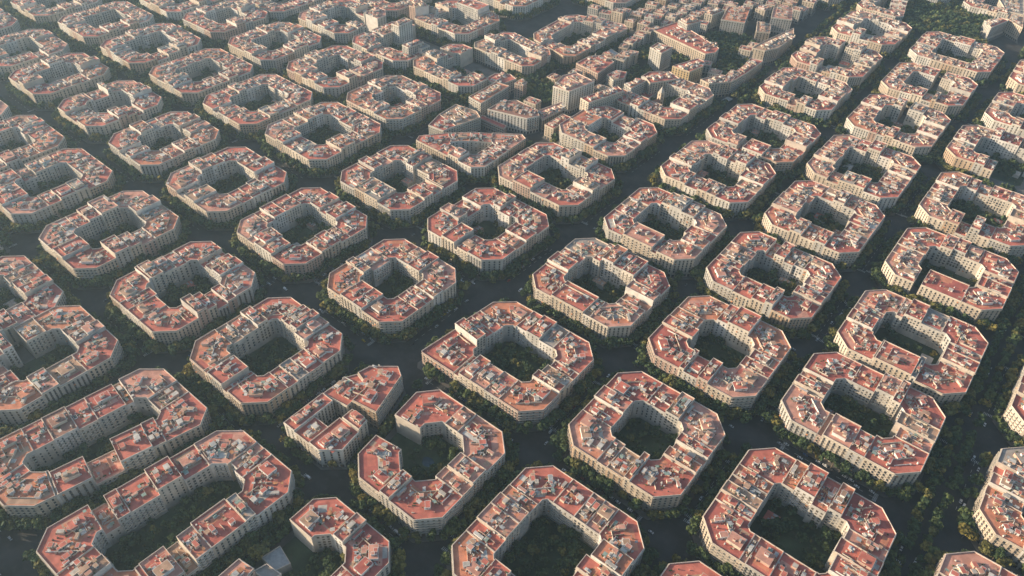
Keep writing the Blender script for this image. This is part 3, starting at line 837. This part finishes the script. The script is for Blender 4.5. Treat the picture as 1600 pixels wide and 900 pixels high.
# low old houses filling the diagonal quarter around its squares
SQ = [([(-560, 1000), (-520, 1010), (-470, 1050), (-450, 1050), (-545, 1080)], 6.5), ([(-535, 935), (-490, 930), (-470, 980), (-520, 990)], 7), ([(-500, 1150), (-430, 1100), (-410, 1190), (-455, 1200), (-495, 1185)], 6.5),
      ([(-435, 1040), (-405, 1030), (-395, 1110), (-425, 1130)], 7), ([(-660, 690), (-635, 700), (-635, 770), (-655, 772)], 7), ([(-588, 770), (-540, 800), (-560, 830), (-600, 860), (-610, 810)], 7), ([(-650, 820), (-610, 815), (-612, 905), (-622, 905)], 7)]
ZONE = [(-640, 700), (-520, 690), (-495, 840), (-395, 965), (-385, 1245), (-395, 1420), (-640, 1560), (-640, 1420), (-700, 1290), (-760, 1230), (-770, 1140), (-700, 1085), (-585, 1085), (-590, 900), (-612, 880)]
rq = random.Random(77)
cells = {}
def clear(poly, gap):
    c_ = ctr(poly)
    for p in list(inset(poly, -gap)) + [c_] + [((a[0] + b[0]) / 2, (a[1] + b[1]) / 2) for a, b in zip(poly, poly[1:] + poly[:1])]:
        if not inpoly(p, ZONE) or any(inpoly(p, q['outer']) for q in BLOCKS if abs(q['cen'][0] - p[0]) + abs(q['cen'][1] - p[1]) < 220):
            return False
    return not any(inpoly(c_, q[0]) for q in SQ)
for gx in np.arange(-765, -380, 25.0):
    for gy in np.arange(690, 1560, 17.0):
        ang = R(rq.choice((-4, 0, 5)) + (12 if gy > 950 else 0))
        tt = (math.cos(ang), math.sin(ang))
        c_ = (gx + rq.uniform(-2, 2), gy)
        poly = rect(c_, tt, rq.uniform(7, 10.5), rq.uniform(7.2, 8.4))
        if rq.random() < 0.16 or not clear(poly, 4.5):
            continue
        cells.setdefault((int(gx // 75), int(gy // 85)), []).append((poly, rq.choice((13, 16, 16, 19, 19, 22))))
strip = {}
for ck in sorted(cells):
    strip.setdefault(ck[0], []).append(ck)
for n_, sx in enumerate(sorted(strip, reverse=True)):
    for m_, ck in enumerate(strip[sx]):
        poly_building('house_cluster', cells[ck], 'huddle of low old houses, %s up the %s strip of the diagonal quarter' % (ORD[m_], ORD[n_]), 'houses', 3000 + n_ * 50 + m_, 'old house clusters of the diagonal quarter')

# church with a pointed tower in the garden beside the avenue
ch_ = empty('church', (-434, 900, 0))
tag(ch_, 'cream church with a pointed tower at the back of the dark garden', 'church')
nv = MB()
nt_ = unit((0.35, 1.0))
nb = rect((-437, 886), nt_, 11, 5.5)
nv.prism(nb, 0, 13, 'wall_ochre', 'tile_brown')
r0, r1 = add((-437, 886), nt_, -11), add((-437, 886), nt_, 11)
for q0, q1, e0, e1 in ((nb[0], nb[1], r0, r1), (nb[2], nb[3], r1, r0)):
    nv.face([(*add(q0, (0, 0)), 13.05), (*q1, 13.05), (*e1, 18), (*e0, 18)], 'tile_brown')
nv.face([(*nb[1], 13.05), (*nb[2], 13.05), (*r1, 18)], 'wall_ochre')
nv.face([(*nb[3], 13.05), (*nb[0], 13.05), (*r0, 18)], 'wall_ochre')
nv.build('nave', ch_, (-434, 900, 0))
tw = MB()
tb = rect((-433, 899.5), nt_, 3.4, 3.4)
tw.prism(tb, 0, 27, 'wall_sand', 'wall_sand')
for i_ in range(4):
    a_, b_ = tb[i_], tb[(i_ + 1) % 4]
    d_ = unit(sub(b_, a_)); o_ = (d_[1], -d_[0])
    c_ = add(add(a_, d_, 3.4), o_, 0.06)
    for zz in (10, 16, 21.5):
        tw.wall(add(c_, d_, -0.8), add(c_, d_, 0.8), zz, zz + 3, 'glass')
tw.build('bell_tower', ch_, (-434, 900, 0))
spb = MB()
sb_ = rect((-433, 899.5), nt_, 3.0, 3.0)
for i_ in range(4):
    spb.face([(*sb_[i_], 27.02), (*sb_[(i_ + 1) % 4], 27.02), (-433, 899.5, 35)], 'court_grey')
spb.build('spire', ch_, (-434, 900, 0))
# glazed pavilion on the avenue
pvl = empty('pavilion', (-369, 984, 0))
tag(pvl, 'low grey pavilion with a ribbed flat roof standing on the avenue', 'pavilion')
pb = MB()
pt_ = unit((0.15, 1))
pb.box((-369, 984), pt_, 8, 4.2, 0, 4.2, 'car_glass', 'zinc')
pb.build('hall', pvl, (-369, 984, 0))
rb_ = MB()
for q in range(6):
    rb_.box(add((-369, 984), pt_, -7.5 + q * 3), pt_, 0.3, 4.8, 4.21, 4.9, 'zinc')
rb_.build('roof', pvl, (-369, 984, 0))

# ------------------------------------------------------------------ ground, pavements, courtyards, markings
g = MB()
g.flat([(-6000, -3500), (3500, -3500), (3500, 6000), (-6000, 6000)], 0.0, 'asphalt')
tag(g.build('ground'), kind='structure')
pv, cy, mk = MB(), MB(), MB()
for b in BLOCKS:
    o = b['outer']
    oo = inset(o, -4.8 if b['key'] else -2.5)
    pv.prism(oo, 0, 0.13, 'paving', 'paving')
    if b['inner'] is not None:
        cy.flat(inset(b['inner'], -1.5) if len(b['ops']) == 0 else inset(o, 0.6), 0.2, 'lawn')
        if b['dist'] < 1300:
            for k in range(4):
                e0 = add(b['c'][k], b['t'][k], b['ch'] + 1); L_ = b['L'][k] - 2 * b['ch'] - 2
                nn = b['n'][k]; t = b['t'][k]
                # zebra crossings at both ends of the side
                for s_ in (0, 1):
                    if (b['seed'] + 3 * k + s_) % 5 < 2: continue
                    base = add(e0, t, 1 if s_ == 0 else L_ - 4)
                    for q in range(7):
                        cpt = add(add(base, t, 1.5), nn, -5.6 - q * 1.25)
                        mk.flat(rect(cpt, t, 1.5, 0.28), 0.008, 'paint')
                for q in range(int(L_ / 9)):
                    cpt = add(add(e0, t, 6 + q * 9), nn, -10.3)
                    mk.flat(rect(cpt, t, 2.0, 0.13), 0.008, 'paint')
tag(pv.build('pavement'), kind='structure')
tag(cy.build('courtyard_ground'), kind='structure')
tag(mk.build('road_markings'), kind='structure')
pd = MB()
pd.flat([(-272 + 5.5 * math.cos(a) * (1 + .12 * math.sin(3 * a)), 254 + 4.5 * math.sin(a)) for a in [i * math.pi / 12 for i in range(24)]], 0.24, 'pond')
tag(pd.build('pond_water'), kind='structure')

# ------------------------------------------------------------------ trees
CELL = 160.0
GRIDX = {}
for b in BLOCKS:
    xs = [p[0] for p in b['outer']]; ys = [p[1] for p in b['outer']]
    for gx in range(int(min(xs) // CELL), int(max(xs) // CELL) + 1):
        for gy in range(int(min(ys) // CELL), int(max(ys) // CELL) + 1):
            GRIDX.setdefault((gx, gy), []).append(b)
def built(p):
    for b in GRIDX.get((int(p[0] // CELL), int(p[1] // CELL)), ()):
        if inpoly(p, b['outer']) and not (b['inner'] is not None and inpoly(p, b['inner'])):
            return True
    return False
def in_outer(p):
    for b in GRIDX.get((int(p[0] // CELL), int(p[1] // CELL)), ()):
        if inpoly(p, b['outer']):
            return True
    return False
def visible(x, y, z):
    p = proj(x, y, z)
    if p is None or not (-4 < p[0] < 1604 and -4 < p[1] < 904):
        return False
    D = math.hypot(x, y); d = (-x / D, -y / D); sl_ = (CAM_Z - z) / D
    s_ = 1.0
    while z + s_ * sl_ < 24:
        if built((x + d[0] * s_, y + d[1] * s_)):
            return False
        s_ += 1.5
    return True

SIDE = ['lower left kerb', 'lower right kerb', 'upper right kerb', 'upper left kerb']
trees = []          # x, y, height, radius, material, side index (or None), block
rt = random.Random(5)
for b in BLOCKS:
    if not b['key']:
        continue
    for k in range(4):
        u = b['ch'] + 1.0; L_ = b['L'][k]
        while u < L_ - b['ch']:
            p = add(add(b['c'][k], b['t'][k], u), b['n'][k], -4.4 + rt.uniform(-.5, .5))
            u += rt.uniform(6.2, 8.4)
            if rt.random() < 0.08 or in_outer(add(p, b['n'][k], -2.5)):
                continue
            hgt = rt.uniform(11, 16.5)
            trees.append((p[0], p[1], hgt, hgt * rt.uniform(.34, .42), rt.choices((0, 1, 2, 3), (30, 34, 30, 6))[0], k, b))
        u = b['ch'] + 3.0
        while u < L_ - b['ch']:
            p = add(add(b['c'][k], b['t'][k], u), b['n'][k], -8.6 + rt.uniform(-.8, .8))
            u += rt.uniform(7, 12)
            if rt.random() < (0.45 if b['key'][0] <= 1 else 0.72) or in_outer(add(p, b['n'][k], -3)):
                continue
            hgt = rt.uniform(10, 14)
            trees.append((p[0], p[1], hgt, hgt * rt.uniform(.34, .42), rt.choices((0, 1, 2, 3), (46, 34, 15, 5))[0], k, b))
        A = add(b['c'][k], b['t'][k - 1], -b['ch']); B = add(b['c'][k], b['t'][k], b['ch'])
        tc = unit(sub(B, A)); lc = ln(sub(B, A))
        for q, og in ((0.06, 5), (0.35, 5), (0.65, 5), (0.94, 5), (0.2, 10), (0.5, 10.5), (0.8, 10)):
            if rt.random() < (0.2 if og < 6 else 0.75):
                continue
            p = add(add(A, tc, lc * q), lnorm(tc), -og)
            if not in_outer(add(p, lnorm(tc), -2.5)):
                hgt = rt.uniform(10, 15)
                trees.append((p[0], p[1], hgt, hgt * rt.uniform(.35, .44), rt.choices((0, 1, 2, 3), (38, 32, 20, 10))[0], 4, b))
# centre rows of the wide boulevard on the right
for u in np.arange(300, 1300, 7.5):
    for dx in (58, 70):
        p = (dx + rt.uniform(-1, 1), u + rt.uniform(-1, 1))
        if rt.random() < 0.85 and not in_outer(p):
            hgt = rt.uniform(10, 14)
            trees.append((p[0], p[1], hgt, hgt * .37, rt.choices((0, 1, 2, 3), (40, 35, 18, 7))[0], 5, None))
for x_, y_ in [(-382, y) for y in range(200, 290, 8)] + [(x, 190.5) for x in range(-374, -334, 8)] + [(-326, 200), (-331, 305), (-318, 262), (-314, 276), (-318, 235)]:
    hgt = rt.uniform(10, 15)
    trees.append((x_ + rt.uniform(-1, 1), y_ + rt.uniform(-1, 1), hgt, hgt * .38, rt.choices((0, 1, 2, 3), (32, 34, 25, 9))[0], 8, None))
for y_ in range(950, 1430, 8):
    for x_ in (-364, -349):
        p = (x_ + rt.uniform(-1.2, 1.2), y_ + rt.uniform(-1.5, 1.5))
        if rt.random() < 0.8 and not in_outer(p) and not (ln(sub(p, (-369, 984))) < 13):
            hgt = rt.uniform(10, 15)
            trees.append((p[0], p[1], hgt, hgt * .38, rt.choices((0, 1, 2, 3), (32, 34, 28, 6))[0], 9, None))
# squares of the diagonal quarter
for poly, sp in SQ:
    xs = [p[0] for p in poly]; ys = [p[1] for p in poly]
    for x in np.arange(min(xs), max(xs), sp):
        for y in np.arange(min(ys), max(ys), sp):
            p = (x + rt.uniform(-2, 2), y + rt.uniform(-2, 2))
            if inpoly(p, poly) and not in_outer(p) and rt.random() < 0.85:
                hgt = rt.uniform(9, 15)
                trees.append((p[0], p[1], hgt, hgt * .36, rt.choices((0, 1, 2, 3), (50, 32, 14, 4))[0], 6, None))
# courtyards
for b in BLOCKS:
    if not b['key'] or not b['court']:
        continue
    poly = inset(b['inner'], 3.0) if not b['ops'] else inset(b['outer'], 4.0)
    xs = [p[0] for p in poly]; ys = [p[1] for p in poly]
    gap = (rt.uniform(min(xs), max(xs)), rt.uniform(min(ys), max(ys)))
    sp = 5.6 if b['dist'] < 1200 else 7.5
    for x in np.arange(min(xs), max(xs), sp):
        for y in np.arange(min(ys), max(ys), sp):
            p = (x + rt.uniform(-1.8, 1.8), y + rt.uniform(-1.8, 1.8))
            if any(inpoly(p, q_) for q_ in b['ann']): continue
            if not inpoly(p, poly) or built(p) or ln(sub(p, gap)) < 9 or rt.random() < 0.14:
                continue
            if b['key'] == (1, 0) and ln(sub(p, (-272, 254))) < 10:
                continue
            hgt = rt.choice((rt.uniform(3, 5), rt.uniform(5, 9), rt.uniform(8, 13)))
            trees.append((p[0], p[1], hgt, min(4.6, hgt * rt.uniform(.36, .5)), rt.choices((0, 1, 2, 3), (56, 32, 11, 1))[0], 7, b))

def crown_arrays(rng, n, h, r, size):
    """leaf clumps spread through an uneven crown: quads as an (n, 4, 3) array, base of the trunk at the origin"""
    k = rng.integers(6, 10)
    th = rng.uniform(0, 2 * math.pi, k); rr = r * np.sqrt(rng.uniform(0, 1, k)) * 0.72
    cz = h * rng.uniform(0.48, 0.82, k)
    cb = np.stack([rr * np.cos(th), rr * np.sin(th), cz], 1)
    cb[0] = (0, 0, h * 0.78)
    br = r * rng.uniform(0.36, 0.6, k)
    idx = rng.integers(0, k, n)
    d = rng.normal(size=(n, 3)); d /= np.linalg.norm(d, axis=1, keepdims=True)
    rad = br[idx] * rng.uniform(0.35, 1.0, n) ** 0.5
    p = cb[idx] + d * rad[:, None] * np.array([1, 1, 0.8])
    nrm = d + rng.normal(size=(n, 3)) * 0.55 + np.array([0, 0, 0.35])
    nrm /= np.linalg.norm(nrm, axis=1, keepdims=True)
    a = np.cross(nrm, rng.normal(size=(n, 3))); a /= np.linalg.norm(a, axis=1, keepdims=True)
    bb = np.cross(nrm, a)
    s = size * rng.uniform(0.6, 1.3, n)[:, None]
    e = rng.uniform(0.6, 1.0, n)[:, None]
    return np.stack([p - a * s - bb * s * e, p + a * s - bb * s * e * .7, p + a * s * .8 + bb * s * e, p - a * s * .9 + bb * s * e * .8], 1)

def array_mesh(name, quads, mats, mi):
    n = len(quads)
    me = bpy.data.meshes.new(name)
    me.vertices.add(n * 4); me.loops.add(n * 4); me.polygons.add(n)
    me.vertices.foreach_set('co', quads.reshape(-1).astype(np.float32))
    me.loops.foreach_set('vertex_index', np.arange(n * 4, dtype=np.int32))
    me.polygons.foreach_set('loop_start', np.arange(0, n * 4, 4, dtype=np.int32))
    me.polygons.foreach_set('loop_total', np.full(n, 4, dtype=np.int32))
    for m in mats:
        me.materials.append(m)
    me.polygons.foreach_set('material_index', mi.astype(np.int32))
    me.update()
    me.validate()
    return me

rng = np.random.default_rng(11)
crowns = {}
for v in range(6):
    q = crown_arrays(rng, 420, 12.0, 4.3, 0.72)
    for m_ in range(4):
        crowns[v, m_] = array_mesh('crown', q, [LEAF[m_]], np.zeros(len(q)))
def trunk_mesh():
    mb = MB()
    def limb(p, q, r0, r1):
        p, q = Vector(p), Vector(q)
        d = (q - p).normalized(); a = d.orthogonal().normalized(); b_ = d.cross(a)
        for i in range(6):
            A0, A1 = i * math.pi / 3, (i + 1) * math.pi / 3
            f = lambda c, r, A: tuple(c + (a * math.cos(A) + b_ * math.sin(A)) * r)
            mb.face([f(p, r0, A0), f(p, r0, A1), f(q, r1, A1), f(q, r1, A0)], 'bark')
    limb((0, 0, 0), (0.1, 0, 4.6), 0.32, 0.22)
    for q in ((1.8, .4, 8.2), (-1.5, 1.2, 8.6), (-.3, -1.9, 8.0), (.2, .3, 9.6)):
        limb((0.1, 0, 4.4), q, 0.17, 0.05)
    o = mb.build('trunk')
    me = o.data
    bpy.data.objects.remove(o)
    return me
TRUNK = trunk_mesh()

vis = [visible(t_[0], t_[1], t_[2] * 0.7) for t_ in trees]
order = sorted((i for i in range(len(trees)) if vis[i] and trees[i][2] > 5), key=lambda i: camdist(trees[i][0], trees[i][1]) / trees[i][3] ** .5)
chosen = set(order[:290])
WORDNUM = ORD + ['fifteenth', 'sixteenth', 'seventeenth', 'eighteenth', 'nineteenth', 'twentieth'] + ['twenty-%s' % w_ for w_ in ORD[:9]] + ['thirtieth'] + ['thirty-%s' % w_ for w_ in ORD[:9]] + ['fortieth'] + ['forty-%s' % w_ for w_ in ORD[:9]]
cnt = {}
big = []; bigm = []
for i, (x, y, h, r, m_, side, b) in enumerate(trees):
    if i in chosen:
        root = empty('tree', (x, y, 0.13))
        cr = bpy.data.objects.new('crown', crowns[i % 6, m_]); COL.objects.link(cr); cr.parent = root
        tr = bpy.data.objects.new('trunk', TRUNK); COL.objects.link(tr); tr.parent = root
        sx = r / 4.3
        root.rotation_euler = (0, 0, (i * 2.399) % 6.283)
        root.scale = (sx, sx, h / 12.0)
        if side is not None and side < 4:
            loc = '%s, %s' % (SIDE[side], b['where'])
        elif side == 4:
            loc = 'street corner, %s' % b['where']
        elif side == 7:
            loc = 'in courtyard, %s' % b['where']
        elif side == 9:
            loc = 'along the far end of the avenue'
        elif side == 8:
            loc = 'beside the small tapering block'
        elif side == 5:
            loc = 'in the middle of the right boulevard'
        else:
            loc = 'on the dark square of the diagonal quarter'
        key = (LEAF_WORD[m_], loc)
        cnt[key] = cnt.get(key, 0) + 1
        if side is not None and side < 4:
            lab = '%s %s tree, %s' % (WORDNUM[cnt[key] - 1], LEAF_WORD[m_], loc)
        else:
            lab = '%s %s tree %s' % (WORDNUM[cnt[key] - 1], LEAF_WORD[m_], loc)
        tag(root, lab, 'tree', 'courtyard trees' if side == 7 else 'street trees')
    else:
        D = camdist(x, y)
        if not vis[i] and D > 900 and i % 2:
            continue
        n = 130 if D < 900 else (75 if D < 1300 else 44)
        if h < 5: n //= 2
        q = crown_arrays(rng, n, h, r, r * (0.25 if D < 900 else 0.31 if D < 1300 else 0.38))
        big.append(q + np.array([x, y, 0.0])); bigm.append(np.full(n, m_))
o = bpy.data.objects.new('trees', array_mesh('trees', np.concatenate(big), LEAF, np.concatenate(bigm)))
COL.objects.link(o)
tag(o, 'remaining dark green street and courtyard trees between all the blocks', 'trees', None, 'stuff')
# woods of the park at the top right
big = []; bigm = []
PARK = [(-255, 1424), (-105, 1420), (-160, 1490), (-140, 1545), (-128, 1560), (-165, 1640), (-180, 1900), (-290, 1900), (-268, 1560)]
for x in np.arange(-300, -90, 9.0):
    for y in np.arange(1415, 1900, 9.0):
        p = (x + rt.uniform(-3, 3), y + rt.uniform(-3, 3))
        if inpoly(p, PARK) and not in_outer(p) and rt.random() < 0.9:
            h = rt.uniform(11, 19)
            q = crown_arrays(rng, 60, h, h * .42, 1.7)
            big.append(q + np.array([p[0], p[1], 0.0])); bigm.append(np.full(60, rt.choices((0, 1, 2, 3), (40, 36, 22, 2))[0]))
o = bpy.data.objects.new('park_woods', array_mesh('park_woods', np.concatenate(big), LEAF, np.concatenate(bigm)))
COL.objects.link(o)
tag(o, 'dense green woods of the park at the top right', 'woods', None, 'stuff')

# ------------------------------------------------------------------ cars
def car_mesh(colour, van=False):
    mb = MB(); P_ = 'car_' + colour
    prof = [(-2.1, .35), (2.1, .35), (2.15, .75), (1.25, .92), (.55, 1.42), (-1.15, 1.45), (-1.75, .98), (-2.1, .9)] if not van else \
           [(-2.4, .4), (2.4, .4), (2.45, 1.0), (1.9, 1.25), (1.4, 1.95), (-2.3, 2.0), (-2.4, 1.2), (-2.42, .9)]
    W = 0.86 if not van else 0.95
    def w_at(z): return W if z < 1.0 else W - 0.16
    n = len(prof)
    for i in range(n):
        (x0, z0), (x1, z1) = prof[i], prof[(i + 1) % n]
        m = P_
        if i in (3, 5): m = 'car_glass'
        mb.face([(x0, -w_at(z0), z0), (x0, w_at(z0), z0), (x1, w_at(z1), z1), (x1, -w_at(z1), z1)], m)
    for s in (-1, 1):
        low = [(x, s * w_at(z), z) for x, z in prof]
        mb.face(low if s < 0 else low[::-1], P_)
        za, zb = (1.0, 1.36) if not van else (1.3, 1.8)
        y_ = s * (W - 0.1)
        x0, x1 = (-1.5, 1.0) if not van else (0.2, 1.5)
        g_ = [(x0, y_ + s * .12, za), (x1, y_ + s * .12, za), (x1 - .5, y_ + s * .02, zb), (x0 + .35, y_ + s * .02, zb)]
        mb.face(g_ if s < 0 else g_[::-1], 'car_glass')
        for wx in (-1.3, 1.3):
            pts = [(wx + .33 * math.cos(a), s * (W + .02), .33 + .33 * math.sin(a)) for a in [i * math.pi / 5 for i in range(10)]]
            mb.face(pts, 'tyre')
            for i in range(10):
                a, c_ = pts[i], pts[(i + 1) % 10]
                mb.face([a, c_, (c_[0], s * (W - .2), c_[2]), (a[0], s * (W - .2), a[2])], 'tyre')
    o = mb.build('car'); me = o.data
    bpy.data.objects.remove(o)
    return me
CARS = {c: car_mesh(c) for c in CAR_COL}
CARS['white van'] = car_mesh('white', True)
rc = random.Random(21)
cand = []
for b in BLOCKS:
    if not b['key'] or b['dist'] > 1350:
        continue
    for k in range(4):
        L_ = b['L'][k]; u = b['ch'] + 5
        while u < L_ - b['ch'] - 5:
            if rc.random() < 0.45:
                p = add(add(b['c'][k], b['t'][k], u), b['n'][k], -6.2)
                cand.append((p, b['t'][k], 'parked', k, b))
            u += 5.6
        u = b['ch']
        while u < L_:
            p = add(add(b['c'][k], b['t'][k], u), b['n'][k], -rc.choice((9.2, 12.2)))
            cand.append((p, b['t'][k], 'driving', k, b))
            u += rc.uniform(14, 60)
cand = [c for c in cand if visible(c[0][0], c[0][1], 1.0) and not in_outer(c[0])]
cand.sort(key=lambda c: camdist(*c[0]))
placed = []; cnt = {}
for p, t, st_, k, b in cand:
    if len(placed) >= 280:
        break
    if any(abs(p[0] - q[0]) + abs(p[1] - q[1]) < 5.0 for q in placed):
        continue
    placed.append(p)
    colr = rc.choices(list(CARS), (42, 22, 8, 10, 5, 4, 4, 9))[0]
    o = bpy.data.objects.new('van' if 'van' in colr else 'car', CARS[colr])
    COL.objects.link(o)
    o.location = (p[0], p[1], 0.005)
    o.rotation_euler = (0, 0, math.atan2(t[1], t[0]) + (math.pi if rc.random() < .5 else 0))
    nm = colr if 'van' in colr else colr + ' car'
    key = (nm, st_, k, b['where'])
    cnt[key] = cnt.get(key, 0) + 1
    tag(o, '%s %s %s, %s, %s' % (ORD[cnt[key] - 1], st_, nm, SIDE[k].replace('kerb', 'street'), b['where']), 'van' if 'van' in colr else 'car', 'cars parked and driving in the streets')

# ------------------------------------------------------------------ haze: the air of the place
hz = MB()
x0, x1, y0, y1, z0, z1 = -6100, 3600, -3600, 6100, -1.2, 545
c8 = [(x0, y0), (x1, y0), (x1, y1), (x0, y1)]
hm = bpy.data.materials.new('haze')
hm.use_nodes = True
t = hm.node_tree
for n_ in list(t.nodes):
    if n_.type == 'BSDF_PRINCIPLED':
        t.nodes.remove(n_)
pvn = t.nodes.new('ShaderNodeVolumePrincipled')
pvn.inputs['Color'].default_value = (0.48, 0.70, 0.88, 1)
pvn.inputs['Density'].default_value = HAZE_DENSITY
pvn.inputs['Anisotropy'].default_value = 0.35
t.links.new(pvn.outputs[0], t.nodes['Material Output'].inputs['Volume'])
hz.prism(c8, z0, z1, hm, hm)
hz.face([(p[0], p[1], z0) for p in reversed(c8)], hm)
o = hz.build('haze')
tag(o, 'thin pale morning haze lying over the whole city', 'haze', None, 'stuff')
